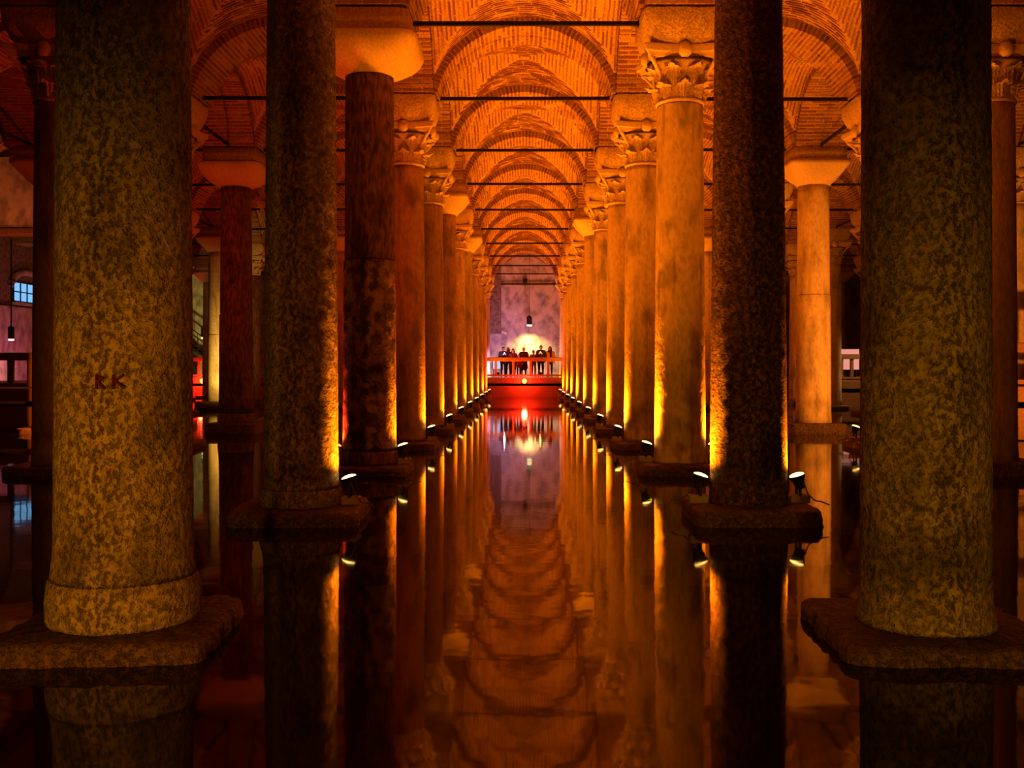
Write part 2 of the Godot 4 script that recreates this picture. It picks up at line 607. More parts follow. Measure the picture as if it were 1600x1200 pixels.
func build_ceiling() -> void:
	var root := Node3D.new()
	root.name = "ceiling"
	add_child(root)
	tag(root, "brick groin vaults on round arches over the flooded hall", "", "", "structure")
	var length := WALL_BACK + WALL_FRONT
	part("roof_slab", box_mesh(Vector3(WALL_SIDE * 2 + 1.2, 0.5, length + 1.2), 0.0), M.dark_wall, root, at(Vector3(0, 9.75, (WALL_FRONT - WALL_BACK) * 0.5)))
	var mortar := vault_mortar()
	var courses := [vault_bricks(), vault_bricks()]
	var body := arch_body()
	var places := arch_brick_places()
	var rings := begin()
	for p in places:
		arch_brick(rings, p, brick_color(), rng.randf_range(0.004, 0.016))
	var ring_mesh := done(rings)
	var vault_at := [[], []]
	var arch_at := []
	var pier := box_mesh(Vector3(1.16, 2.4, 1.16), 0.0)
	var shown := {}
	for n in range(0, 13):
		var zc := col_z(n) - BAY * 0.5
		for b in range(-4, 5):
			var place := at(Vector3(b * WIDE, 0, zc), PI / 2 * ((n + b) & 1))
			vault_at[(n * 7 + b * 3 + 40) % 2].append(place)
			part("vault", mortar, M.mortar, root, place)
	for n in range(0, 13):
		for b in range(-4, 5):
			var place := at(Vector3(b * WIDE, 0, col_z(n)))
			var o := part("arch", body, M.mortar, root, place)
			if b == 0 and n in [4, 5]:
				# the bricks of the two arches that show largest stand one by one
				for i in places.size():
					if n == 4 or places[i][3] > 0.5 or i % 4 != 0:
						var st := begin()
						var mid := arch_point((places[i][0] + places[i][1]) * 0.5, 0.0)
						arch_brick(st, places[i], brick_color(), rng.randf_range(0.004, 0.018))
						part("brick", done(st), M.brick, o)
			else:
				arch_at.append(place)
		for b in range(-5, 5):
			var place := at(Vector3((b + 0.5) * WIDE, 0, col_z(n) - BAY * 0.5), PI / 2)
			part("arch", body, M.mortar, root, place)
			arch_at.append(place)
			part("pier", pier, M.mortar, root, at(Vector3((b + 0.5) * WIDE, SPRING + 1.19, col_z(n))))
	for i in 2:
		tag(many("brick_courses", courses[i], M.brick, vault_at[i], root), "", "", "", "stuff")
	tag(many("arch_bricks", ring_mesh, M.brick, arch_at, root), "", "", "", "stuff")


func many(called: String, mesh: Mesh, m: Material, places: Array, parent: Node) -> Node:
	mesh.surface_set_material(0, m)
	var mm := MultiMesh.new()
	mm.transform_format = MultiMesh.TRANSFORM_3D
	mm.mesh = mesh
	mm.instance_count = places.size()
	for i in places.size():
		mm.set_instance_transform(i, places[i])
	var o := MultiMeshInstance3D.new()
	o.name = called
	o.multimesh = mm
	o.material_override = m
	parent.add_child(o, true)
	return o


# ---------------------------------------------------------------- columns
func stain(p: Vector3, lo: float, hi: float, depth: float, so: float) -> Color:
	var n := rough.get_noise_3d(p.x * 2.5 + so, p.y * 1.2, p.z * 2.5)
	var band := smoothstep(lo - 0.12, lo + 0.1, p.y + n * 0.25) * (1.0 - smoothstep(hi - 0.15, hi + 0.15, p.y + n * 0.3))
	var s := 1.0 - depth * band
	var drip := smoothstep(0.15, 0.55, rough.get_noise_3d(p.x * 5.0 + so, p.y * 0.5, p.z * 5.0)) * 0.3
	s *= 1.0 - drip
	s *= 1.0 - 0.42 * smoothstep(0.05, 0.6, rough.get_noise_3d(p.x * 1.6 + so * 3.0, p.y * 0.9, p.z * 1.6 + so))
	return Color(s, s, s)


func shaft_rings(bottom: float, top: float, r0: float, r1: float, steps: int, joints: Array, flare: float) -> Array:
	var rings := []
	for i in steps + 1:
		var f := float(i) / steps
		var y := lerpf(bottom, top, f)
		var r := lerpf(r0, r1, pow(f, 1.3))
		r += flare * exp(-(y - bottom) / 0.12)
		rings.append([y, r, 2.0])
	for j in joints:
		var out := []
		for ring in rings:
			if absf(ring[0] - j[0]) > 0.03:
				if ring[0] < j[0]:
					ring[1] += j[1]
				out.append(ring)
		rings = out
		var at_ := 0
		while at_ < rings.size() and rings[at_][0] < j[0]:
			at_ += 1
		var ra: float = rings[maxi(at_ - 1, 0)][1]
		var rb: float = rings[mini(at_, rings.size() - 1)][1]
		for e in [[0.012, rb], [0.004, rb - 0.015], [-0.004, rb - 0.015], [-0.014, ra]]:
			rings.insert(at_, [j[0] + e[0], e[1], 2.0])
	return rings


func leaf_mesh(h: float, w: float, curl: float) -> ArrayMesh:
	# a lobed acanthus leaf that leans out and curls over; base at the origin, growing up, outward along +z
	var pos := PackedVector3Array()
	var idx := PackedInt32Array()
	var n := 20
	var m := 16
	for i in n + 1:
		var t := float(i) / n
		var bend := smoothstep(0.5, 1.0, t)
		var y := h * (t - 0.22 * bend * bend)
		var z := 0.025 + 0.05 * t + curl * pow(bend, 1.5)
		var shape := lerpf(0.66, 1.0, smoothstep(0.0, 0.6, t)) * sqrt(maxf(0.10, 1.0 - pow(maxf(0.0, (t - 0.74) / 0.28), 2.0)))
		var lobe := 0.78 + 0.22 * absf(sin(t * PI * 4.0))
		var half := w * 0.5 * lobe * shape
		for k in m + 1:
			var s := float(k) / m * 2.0 - 1.0
			var vein := 0.022 * cos(s * PI * 4.0) * (0.4 + 0.6 * absf(sin(t * PI * 5.0)))
			var rib := 0.030 * exp(-pow(s * 4.0, 2.0)) + vein + 0.02 * bend * (1.0 - s * s)
			pos.append(Vector3(s * half, y - 0.035 * s * s * bend, z + rib - 0.028 * s * s))
	var front := pos.size()
	for i in front:
		pos.append(pos[i] - Vector3(0, 0, 0.03))
	for i in n:
		for k in m:
			var a := i * (m + 1) + k
			idx.append_array(PackedInt32Array([a, a + m + 1, a + 1, a + 1, a + m + 1, a + m + 2]))
			var b := front + a
			idx.append_array(PackedInt32Array([b, b + 1, b + m + 1, b + 1, b + m + 2, b + m + 1]))
	for i in n:
		for k in [0, m]:
			var a: int = i * (m + 1) + k
			var c: int = a + m + 1
			idx.append_array(PackedInt32Array([a, front + c, c, a, front + a, front + c] if k == 0 else [a, c, front + c, a, front + c, front + a]))
	for k in m:
		var a := n * (m + 1) + k
		idx.append_array(PackedInt32Array([a, front + a, front + a + 1, a, front + a + 1, a + 1]))
	return indexed(pos, idx)


func volute_mesh() -> ArrayMesh:
	var pts := []
	var r := []
	for i in 22:
		var t := i / 21.0
		var ang := -PI * 0.5 + t * TAU * 1.35
		var rad := lerpf(0.085, 0.02, t)
		pts.append(Vector3(0, sin(ang) * rad, cos(ang) * rad))
		r.append(lerpf(0.034, 0.022, t))
	pts.push_front(Vector3(0, -0.24, -0.16))
	pts.push_front(Vector3(0, -0.34, -0.20))
	r.push_front(0.03)
	r.push_front(0.025)
	return tube_mesh(pts, r, 6)


func abacus_mesh() -> ArrayMesh:
	# concave-sided slab with cut corners
	var prof := []
	for side in 4:
		var b := Basis(Vector3.UP, side * PI / 2)
		for k in 9:
			var s := k / 8.0 * 2.0 - 1.0
			prof.append(b * Vector3(s * 0.60, 0, 0.62 - 0.11 * (1.0 - s * s)))
	var st := begin()
	var n := prof.size()
	var levels := [[0.0, 0.88], [0.05, 0.93], [0.07, 0.98], [0.13, 1.0], [0.16, 0.99]]
	for l in levels.size() - 1:
		for k in n:
			var a: Vector3 = prof[k]
			var b: Vector3 = prof[(k + 1) % n]
			var y0 := Vector3(0, levels[l][0], 0)
			var y1 := Vector3(0, levels[l + 1][0], 0)
			quad(st, a * levels[l][1] + y0, b * levels[l][1] + y0, b * levels[l + 1][1] + y1, a * levels[l + 1][1] + y1, Vector3(0, 0.08, 0))
	for e in [0, levels.size() - 1]:
		for k in n:
			var y := Vector3(0, levels[e][0], 0)
			tri(st, y, prof[k] * levels[e][1] + y, prof[(k + 1) % n] * levels[e][1] + y, Vector3(0, 0.08, 0))
	return done(st)


func make_capitals() -> void:
	K.bell = loft([[0.0, 0.355, 2], [0.012, 0.375, 2], [0.03, 0.382, 2], [0.045, 0.376, 2], [0.055, 0.345, 2], [0.2, 0.34, 2], [0.38, 0.37, 2], [0.5, 0.44, 2.3], [0.56, 0.52, 3]], 40)
	K.leaf_low = leaf_mesh(0.27, 0.235, 0.09)
	K.leaf_high = leaf_mesh(0.33, 0.25, 0.12)
	K.volute = volute_mesh()
	K.abacus = abacus_mesh()
	K.fleuron = loft([[-0.09, 0.05, 2], [-0.05, 0.10, 2.5], [0.03, 0.11, 2.5], [0.09, 0.08, 2.2], [0.11, 0.03, 2]], 14, 0.012, 14.0)
	K.plain = loft([[0.0, 0.40, 2.0], [0.03, 0.45, 2.1], [0.10, 0.57, 2.6], [0.19, 0.68, 3.4], [0.30, 0.76, 4.6], [0.42, 0.79, 6.5], [0.50, 0.79, 8.0], [0.53, 0.77, 8.0]], 64, 0.012, 3.0, 2.0)
	K.plain_b = loft([[0.0, 0.40, 2.0], [0.05, 0.44, 2.2], [0.16, 0.54, 3.0], [0.3, 0.65, 4.5], [0.44, 0.72, 7.0], [0.46, 0.74, 9.0], [0.58, 0.74, 10.0]], 64, 0.014, 3.0, 5.0)
	K.impost = loft([[0.0, 0.44, 5], [0.03, 0.50, 6], [0.12, 0.56, 7], [0.22, 0.60, 8], [0.36, 0.63, 10], [0.52, 0.635, 11], [0.53, 0.60, 11]], 64, 0.022, 3.5, 1.0)
	K.impost_low = loft([[0.0, 0.66, 8], [0.05, 0.68, 9], [0.34, 0.67, 10]], 48, 0.014, 3.5, 4.0)


func corinthian(parent: Node3D, y: float, lit: Material) -> void:
	var cap := part("capital", K.bell, lit, parent, Transform3D(Basis.from_scale(Vector3(1.0, 1.13, 1.0)), Vector3(0, y, 0)))
	for i in 8:
		var a := TAU * i / 8.0
		part("acanthus_leaf", K.leaf_low, lit, cap, at(Vector3(sin(a) * 0.335, 0.05, cos(a) * 0.335), a))
		a += TAU / 16.0
		part("acanthus_leaf", K.leaf_high, lit, cap, at(Vector3(sin(a) * 0.345, 0.225, cos(a) * 0.345), a))
	for i in 4:
		var a := PI / 4 + i * PI / 2
		part("volute", K.volute, lit, cap, at(Vector3(sin(a) * 0.66, 0.60, cos(a) * 0.66), a))
		a = i * PI / 2
		part("fleuron", K.fleuron, lit, cap, at(Vector3(sin(a) * 0.50, 0.64, cos(a) * 0.50), a))
	part("abacus", K.abacus, lit, cap, at(Vector3(0, 0.56, 0)))


func column(side: int, k: int, n: int, d: Dictionary, label: String, group: String) -> void:
	var pos := Vector3(row_x(side, k) + d.get("dx", 0.0), 0, col_z(n))
	var o := thing("column", label, "column", pos, group, "thing")
	var near: bool = k == 0 and n <= 3
	var so := n * 3.7 + k * 11.3 + side * 5.1
	var yaw: float = d.get("yaw", sin(so) * 0.06)
	# plinth
	var ph: float = d.get("plinth", 0.13)
	var pw: float = d.get("wide", 0.63)
	var seg := 96 if near else 40
	var prings := [[-0.7, pw, 14.0], [-0.1, pw, 14.0]]
	if near:
		for i in 5:
			prings.append([lerpf(-0.04, ph - 0.05, i / 4.0), pw + 0.005 * (i % 2), 12.0, 0.3])
	prings.append_array([[ph - 0.03, pw - 0.004, 11.0, 0.5], [ph - 0.008, pw - 0.02, 10.0, 0.6], [ph, pw - 0.05, 9.0, 0.6], [ph + 0.004, pw - 0.14, 7.0, 0.5], [ph + 0.002, pw * 0.6, 3.0, 0.3]])
	part("plinth", loft(prings, seg, 0.03 if near else 0.015, 3.0, so), M.wet_plinth, o, at(Vector3.ZERO, yaw))
	# base drum
	var r: float = d.get("r", 0.385)
	var bottom := ph - 0.01
	var m: Material = M[d.get("stone", "smooth_marble")]
	var base: float = d.get("base", 0.0)
	var lo: float = d.get("stain_lo", 0.45)
	var hi: float = d.get("stain_hi", 0.75)
	var dk: float = d.get("stain", 0.35)
	var tint := [lo, hi, dk, so]
	var segs := 112 if near else (56 if k == 0 and n < 7 else 32)
	var amp := 0.004 if near else 0.003
	if base > 0.0:
		var b := r + 0.045
		part("base", loft([[bottom, b - 0.01, 2], [bottom + 0.04, b + 0.005, 2], [bottom + base * 0.5, b + 0.008, 2], [bottom + base - 0.05, b, 2], [bottom + base - 0.015, b - 0.012, 2], [bottom + base, b - 0.04, 2]], segs, amp * 1.4, 5.0, so), m, o)
		bottom += base - 0.01
	var kind: String = d.get("cap", "corinthian")
	var top := 5.66 if kind == "corinthian" else (6.10 if kind == "plain" else 6.14)
	var steps := 130 if near else (50 if k == 0 and n < 7 else 24)
	var rings := shaft_rings(bottom, top, r * 1.02, r * d.get("taper", 0.92), steps, d.get("joints", []), d.get("flare", 0.015))
	if d.has("lower"):
		var cut: float = d.joints[0][0]
		part("shaft", loft(rings.filter(func(q): return q[0] > cut - 0.005), segs, amp, 4.0, so, tint), m, o)
		part("lower_drum", loft(rings.filter(func(q): return q[0] < cut + 0.005), segs, amp, 4.0, so, tint), M[d.lower], o)
	else:
		part("shaft", loft(rings, segs, amp, d.get("bumps", 4.0), so, tint), m, o)
	if d.has("letters"):
		painted_letters(o, r + 0.014)
	var cs: Material = M[d.get("cap_stone", "capital_stone")]
	if kind == "corinthian":
		corinthian(o, top - 0.01, cs)
		part("impost", K.impost, M.impost_stone, o, at(Vector3(0, SPRING - 0.545, 0), float(n % 4) * PI / 2))
		# the abacus ends at top + 0.71
	elif kind == "plain":
		part("capital", K.plain, cs, o, at(Vector3(0, top - 0.01, 0), float(n % 4) * PI / 2))
		part("impost", K.impost_low, M.impost_stone, o, at(Vector3(0, SPRING - 0.38, 0)))
	else:
		part("capital", K.plain_b, cs, o, at(Vector3(0, top - 0.01, 0), float(n % 4) * PI / 2))
		part("impost", K.impost_low, M.impost_stone, o, at(Vector3(0, SPRING - 0.32, 0)))


func painted_letters(o: Node3D, r: float) -> void:
	# two small red letters daubed on the shaft, an R and a K, bent round it
	var strokes := [[[0.0, 0.0], [0.0, 0.075]], [[0.0, 0.072], [0.035, 0.06]], [[0.035, 0.06], [0.0, 0.037]], [[0.008, 0.037], [0.045, 0.0]],
		[[0.09, 0.0], [0.09, 0.075]], [[0.09, 0.036], [0.14, 0.075]], [[0.10, 0.042], [0.15, 0.004]]]
	var st := begin()
	for q in strokes:
		for i in 4:
			var a := Vector2(q[0][0], q[0][1]).lerp(Vector2(q[1][0], q[1][1]), i / 4.0)
			var b := Vector2(q[0][0], q[0][1]).lerp(Vector2(q[1][0], q[1][1]), (i + 1) / 4.0)
			var pa := Vector3(sin(a.x / r) * r, a.y, cos(a.x / r) * r)
			var pb := Vector3(sin(b.x / r) * r, b.y, cos(b.x / r) * r)
			box(st, (pa + pb) * 0.5, Vector3(0.014, 0.012, pa.distance_to(pb) + 0.006), 0.002, Basis.looking_at(pb - pa, Vector3(pa.x, 0, pa.z)))
	tag(part("painted_letters", done(st), M.red_paint, o, at(Vector3(0, 1.50, 0))), "dark red hand-painted letters R K")


func build_columns() -> void:
	make_capitals()
	var left := "columns along the left of the channel"
	var right := "columns along the right of the channel"
	var L := {
		1: {"r": 0.385, "stone": "pale_limestone", "base": 0.28, "letters": true, "plinth": 0.12, "wide": 0.60, "yaw": 0.06, "stain": 0.22, "stain_lo": 0.42, "stain_hi": 0.6, "flare": 0.02, "taper": 0.95},
		2: {"r": 0.385, "stone": "grey_limestone", "base": 0.20, "plinth": 0.15, "wide": 0.66, "stain_lo": 0.40, "stain_hi": 0.55, "stain": 0.5},
		3: {"r": 0.385, "stone": "red_marble", "base": 0.24, "cap": "plain", "taper": 0.96, "joints": [[3.27, 0.015]], "lower": "peeling", "stain_hi": 0.5},
		4: {"r": 0.385, "stone": "brown_marble", "stain_lo": 0.3, "stain_hi": 0.55},
		5: {"r": 0.38, "stone": "brown_marble"},
		6: {"r": 0.385, "stone": "brown_marble", "cap": "block"},
		7: {"r": 0.37, "stone": "smooth_marble", "joints": [[2.9, 0.01]]},
		8: {"r": 0.37, "stone": "smooth_marble", "cap": "block"},
	}
	var R := {
		1: {"r": 0.365, "stone": "pale_limestone", "plinth": 0.10, "wide": 0.62, "yaw": -0.04, "stain_lo": 0.42, "stain_hi": 0.66, "flare": 0.03, "taper": 0.97},
		2: {"r": 0.40, "stone": "dark_pitted", "plinth": 0.17, "wide": 0.64, "taper": 0.88, "bumps": 6.0},
		3: {"r": 0.385, "stone": "smooth_marble", "stain_lo": 0.62, "stain_hi": 0.75, "plinth": 0.16},
		4: {"r": 0.385, "stone": "smooth_marble", "stain_lo": 0.5, "stain_hi": 0.7},
		5: {"r": 0.36, "stone": "smooth_marble"},
		6: {"r": 0.37, "stone": "smooth_marble"},
		7: {"r": 0.38, "stone": "smooth_marble", "cap": "block"},
	}
	var names_l := ["", "massive pitted pale column at the front with a ring base on a broad plinth", "stout grey column on a low plinth, second along the left of the channel",
		"dark red streaked column with a joint halfway up and a plain flared capital", "brown column with a leafy capital just behind the dark red jointed one"]
	var names_r := ["", "massive pitted front column without a base ring, rising from a worn plinth", "dark brown pitted column flanked by two glowing floodlights",
		"smooth orange-lit column with the largest leafy capital in view", "smooth lit column with a leafy capital just behind the largest leafy one"]
	for n in range(1, 13):
		var dl: Dictionary = L.get(n, {})
		var dr: Dictionary = R.get(n, {})
		column(-1, 0, n, dl, names_l[n] if n < names_l.size() else "slender lit column, %s back along the left of the channel" % ORD[n], left)
		column(1, 0, n, dr, names_r[n] if n < names_r.size() else "slender lit column, %s back along the right of the channel" % ORD[n], right)
	var D := {
		"-1 1 4": {"stone": "brown_marble"}, "-1 1 5": {"stone": "red_marble", "cap": "plain", "joints": [[2.95, 0.012]], "base": 0.25, "r": 0.40, "plinth": 0.25},
		"-1 2 5": {"stone": "brown_marble", "cap": "block", "r": 0.36, "dx": 0.18}, "-1 3 8": {"skip": 1}, "-1 3 7": {"skip": 1}, "-1 2 8": {"stone": "smooth_marble", "cap": "block", "joints": [[2.9, 0.01]], "r": 0.40, "plinth": 0.3, "wide": 0.75}, "-1 2 9": {"stone": "red_marble"},
		"1 1 3": {"stone": "brown_marble", "r": 0.385, "plinth": 0.2}, "1 1 4": {"stone": "smooth_marble"}, "1 1 5": {"stone": "smooth_marble", "cap": "block", "joints": [[3.42, 0.01]], "plinth": 0.25, "wide": 0.68, "r": 0.41},
		"1 2 5": {"stone": "smooth_marble", "dx": 0.16}, "1 2 8": {"stone": "smooth_marble"},
	}
	var names := {
		"-1 1 5": "deep red column with a plain flared capital and a joint line, left aisle", "-1 2 8": "pale square-capped column lit greenish yellow beside the far stairs", "-1 2 9": "reddish leafy-capped column just right of the deep red jointed one",
		"-1 2 5": "dark column at the left edge before the pink room", "-1 1 4": "narrow reddish column edge showing behind the massive nearest left one",
		"1 1 3": "reddish column showing just right of the massive nearest right one", "1 1 4": "leafy-capped column hidden behind the nearest right one, with a glowing floodlight", "1 1 5": "plain-capped orange column with a joint line, seen right of the dark pitted one",
		"1 2 5": "orange column at the right edge behind the near walkway rail", "1 2 8": "pale slim column just right of the plain-capped jointed one",
	}
	for side in [-1, 1]:
		for k in range(1, 4):
			for n in range(2 + k, 13):
				var key := "%d %d %d" % [side, k, n]
				var word: String = "left" if side < 0 else "right"
				var label: String = names.get(key, "%s column along the %s row on the %s of the channel" % [ORD[n], ORD[k + 1], word])
				var d: Dictionary = D.get(key, {"stone": "brown_marble" if side < 0 else "smooth_marble", "cap": "block" if (n * 5 + k * 3) % 7 < 2 else "corinthian"})
				if d.has("skip"):
					continue
				column(side, k, n, d, label, "columns of the %s aisles" % word)


# ---------------------------------------------------------------- iron tie rods
func build_rods() -> void:
	var half := WIDE * 0.5 - 0.58
	var rod := begin()
	box(rod, Vector3.ZERO, Vector3(half * 2, 0.068, 0.055), 0.006)
	K.rod = done(rod)
	var end := box_mesh(Vector3(0.05, 0.10, 0.09), 0.006)
	for n in range(2, 13):
		for b in range(-3, 4):
			if n < 3 + absi(b) and n > 2:
				continue
			var h := 6.93 if n == 3 and b == 0 else 7.05
			h += sin(n * 2.3 + b) * 0.015
			var where := "the central channel" if b == 0 else "the %s aisle on the %s" % [ORD[absi(b)], "left" if b < 0 else "right"]
			var o := thing("tie_rod", "black iron tie rod across %s, %s from the viewer" % [where, ORD[n - 1]], "tie rod", Vector3(b * WIDE, h, col_z(n)), "iron rods tying the arches")
			o.rotation.z = sin(n * 5.1 + b * 2.0) * 0.002
			part("bar", K.rod, M.iron, o)
			for s in [-1, 1]:
				part("clamp", end, M.iron, o, at(Vector3(s * (half - 0.05), 0, 0)))
	for side in [-1, 1]:
		for k in range(1, 3):
			for n in range(2 + k, 12):
				var o := thing("tie_rod", "black iron tie rod running back along the %s row on the %s, %s one" % [ORD[k + 1], "left" if side < 0 else "right", ORD[n - 1 - k]], "tie rod", Vector3(row_x(side, k), 7.03, col_z(n) - BAY * 0.5), "iron rods along the aisle rows")
				o.rotation.y = PI / 2
				part("bar", K.rod, M.iron, o)
				for s in [-1, 1]:
					part("clamp", end, M.iron, o, at(Vector3(s * (half - 0.05), 0, 0)))


# ---------------------------------------------------------------- floodlights on the plinths
func make_flood_parts() -> void:
	K.box = box_mesh(Vector3(0.20, 0.09, 0.16), 0.012)
	K.can = loft([[-0.13, 0.035, 2], [-0.12, 0.05, 2], [-0.05, 0.062, 2], [0.0, 0.085, 2], [0.012, 0.09, 2], [0.02, 0.082, 2]], 20)
	K.lens = loft([[0.018, 0.08, 2], [0.030, 0.072, 2], [0.040, 0.045, 2], [0.044, 0.015, 2]], 20)
	var st := begin()
	for s in [-1, 1]:
		box(st, Vector3(0, 0.07, s * 0.075), Vector3(0.03, 0.16, 0.012), 0.003)
	box(st, Vector3(0, -0.005, 0), Vector3(0.03, 0.012, 0.16), 0.003)
	K.bracket = done(st)
	K.cord = tube_mesh([Vector3(0.02, 0.0, 0.05), Vector3(0.06, -0.06, 0.10), Vector3(0.10, -0.16, 0.10), Vector3(0.16, -0.22, 0.14), Vector3(0.24, -0.235, 0.10), Vector3(0.30, -0.26, 0.18)], [0.008], 6)


func floodlight(col_x: float, n: int, s: int, plinth: float, c: Vector3, energy: float, glow_: String, label: String, group: String, angle := 80.0, lean := 0.0) -> void:
	# s: on which side of its column it stands
	var x := col_x + s * 0.51
	var o := thing("floodlight", label, "floodlight", Vector3(x, plinth, col_z(n) + 0.02), group)
	part("ballast_box", K.box, M.box_grey, o, at(Vector3(s * 0.03, 0.045, 0.0)))
	part("bracket", K.bracket, M.lamp_black, o, at(Vector3(s * 0.02, 0.09, 0)))
	var head := part("lamp_head", K.can, M.lamp_black, o, Transform3D(Basis(Vector3.BACK, s * 0.30), Vector3(s * 0.01, 0.275, 0.0)))
	part("lens", K.lens, M[glow_], head)
	part("cable", K.cord, M.cable, o, Transform3D(Basis(Vector3.UP, 0.0 if s > 0 else PI), Vector3(0, 0.26, 0)))
	var dir := Vector3(-sin(s * 0.14), cos(0.14), 0)
	spot(o, Vector3(s * 0.01, 0.275, 0) + dir * 0.075, dir if lean == 0.0 else Vector3(s * sin(lean), cos(lean), 0), c, energy, angle, 0.05, 1.0)
	if lean != 0.0:  # the wide spill of the same lamp on its own column
		spot(o, Vector3(s * 0.01, 0.275, 0) + dir * 0.075, dir, c, energy * 0.16, 78.0, 0.05, 1.0)


func build_floodlights() -> void:
	make_flood_parts()
	var amber := "amber floodlights at the feet of the columns"
	var red := "unseen red floodlights lighting the left aisles"
	var pl := {1: 0.12, 2: 0.15, 3: 0.13}
	var pr := {1: 0.10, 2: 0.17, 3: 0.16}
	for n in range(2, 13):
		floodlight(row_x(-1, 0), n, 1, pl.get(n, 0.13), AMBER, FLOOD * 1.15, "amber_glow", "glowing amber floodlight at the foot of the %s column left of the channel" % ORD[n], amber, 54.0, 0.42)
		floodlight(row_x(1, 0), n, -1, pr.get(n, 0.13), AMBER, FLOOD * 1.3, "amber_glow", "glowing amber floodlight on the channel side of the %s right-hand column" % ORD[n], amber, 44.0, 0.02)
	for n in range(2, 12):
		floodlight(row_x(1, 0), n, 1, pr.get(n, 0.13), AMBER, FLOOD * 0.7, "amber_glow", "glowing amber floodlight lighting the right aisle, outer side of the %s right-hand column" % ORD[n], amber)  # all but the nearest are unseen, placed to light the right aisle
	for n in [3, 4, 6, 7, 8, 10]:
		floodlight(row_x(1, 1), n, -1, 0.13, AMBER, FLOOD * 0.6, "amber_glow", "amber floodlight lighting the right aisle at the %s column of the second right-hand row" % ORD[n], amber)  # one of these is in view; the rest light the right aisle unseen
	for n in [5, 8, 11]:
		floodlight(row_x(1, 2), n, -1, 0.13, AMBER, FLOOD * 0.5, "amber_glow", "unseen amber floodlight lighting the right aisles at the %s column of the third right-hand row" % ORD[n], amber)  # out of view, placed to light the outer right aisles
	for n in [4, 7, 10]:
		floodlight(row_x(-1, 1), n, -1, 0.13, RED, RED_FLOOD, "red_glow", "unseen red floodlight lighting the left aisle behind the %s column of the second left row" % ORD[n], red)  # out of view, placed to light the left aisle red
		floodlight(row_x(-1, 0), n - 1, -1, 0.13, RED, RED_FLOOD, "red_glow", "unseen red floodlight lighting the left aisle, outer side of the %s column left of the channel" % ORD[n - 1], red)  # out of view as well, reddens the vault of the left aisle


# ---------------------------------------------------------------- walkways
func walkway(label: String, x0: float, x1: float, z: float, deep: float, spacing: float, board: float, deck := 1.08, rail := 0.98) -> Node3D:
	var o := thing("walkway", label, "walkway", Vector3((x0 + x1) * 0.5, 0, -z))
	var w := x1 - x0
	part("top_rail", box_mesh(Vector3(w, 0.21, 0.16), 0.015), M.wood, o, at(Vector3(0, deck + rail, 0)))
	part("bottom_rail", box_mesh(Vector3(w, 0.10, 0.10), 0.015), M.wood, o, at(Vector3(0, deck + 0.10, 0)))
	var fb := part("fascia", box_mesh(Vector3(w, 0.34, 0.08), 0.015), M.wood, o, at(Vector3(0, deck - 0.17, 0.02)))
	part("lower_beam", box_mesh(Vector3(w, 0.70, 0.10), 0.015), M.wood, o, at(Vector3(0, deck - 0.83, -0.05)))
	var n := int(w / spacing)
	var post := box_mesh(Vector3(board, rail - 0.1, 0.09), 0.012)
	for i in n + 1:
		part("baluster", post, M.wood, o, at(Vector3(-w * 0.5 + spacing * (i + 0.5) if i < n else w * 0.5 - 0.1, deck + rail * 0.5, 0.0)))
	var plank := box_mesh(Vector3(0.28, 0.05, deep), 0.006)
	var planks := int(w / 0.29)
	if planks <= 120:
		for i in planks:
			part("plank", plank, M.wood, o, at(Vector3(-w * 0.5 + 0.145 + i * 0.29, deck - 0.025 - 0.004 * (i % 3), -deep * 0.5)))
	part("gap_shade_board", box_mesh(Vector3(w, 0.9, 0.05), 0.006), M.dark_wood, o, at(Vector3(0, deck - 0.55, -deep + 0.25)))  # added dark sheet standing for the shade in the gap under the deck
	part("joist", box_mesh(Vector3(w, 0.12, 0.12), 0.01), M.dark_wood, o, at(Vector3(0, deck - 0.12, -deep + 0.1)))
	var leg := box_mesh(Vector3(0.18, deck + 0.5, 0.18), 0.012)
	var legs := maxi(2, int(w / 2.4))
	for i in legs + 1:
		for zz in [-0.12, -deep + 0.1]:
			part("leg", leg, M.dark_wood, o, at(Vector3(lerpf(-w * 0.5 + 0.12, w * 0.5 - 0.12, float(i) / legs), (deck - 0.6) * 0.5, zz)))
	return o


func build_walkways() -> void:
	walkway("red-lit wooden walkway with a broad handrail across the far end", -22.0, 22.0, 54.9, 2.4, 0.95, 0.13)
	walkway("dark wooden walkway railing at the left edge", -22.5, -10.0, 27.0, 2.2, 0.53, 0.17, 1.05, 0.86)
	walkway("orange-lit wooden walkway railing at the right edge", 10.4, 22.5, 22.2, 1.9, 0.50, 0.14, 1.2, 0.86)
	walkway("wooden walkway railing seen between two columns beyond the right aisle", 12.3, 22.5, 41.2, 2.0, 0.42, 0.14)


# ---------------------------------------------------------------- far end
func pendant(label: String, p: Vector3, c: Vector3, energy: float, glow_: String, angle: float, cord: float) -> void:
	var o := thing("pendant_lamp", label, "pendant lamp", p, "hanging cylinder lamps")
	part("housing", loft([[0.0, 0.15, 2], [0.02, 0.16, 2], [0.46, 0.16, 2], [0.52, 0.12, 2], [0.56, 0.05, 2]], 20), M.lamp_black, o)
	part("diffuser", loft([[-0.08, 0.12, 2], [-0.06, 0.155, 2], [0.0, 0.155, 2]], 20), M[glow_], o)
	part("cord", tube_mesh([Vector3(0, 0.55, 0), Vector3(0, 0.55 + cord, 0)], [0.012], 6), M.iron, o)
	spot(o, Vector3(0, -0.12, 0), Vector3(0, -1, -0.25), c, energy, angle, 0.12, 0.8)


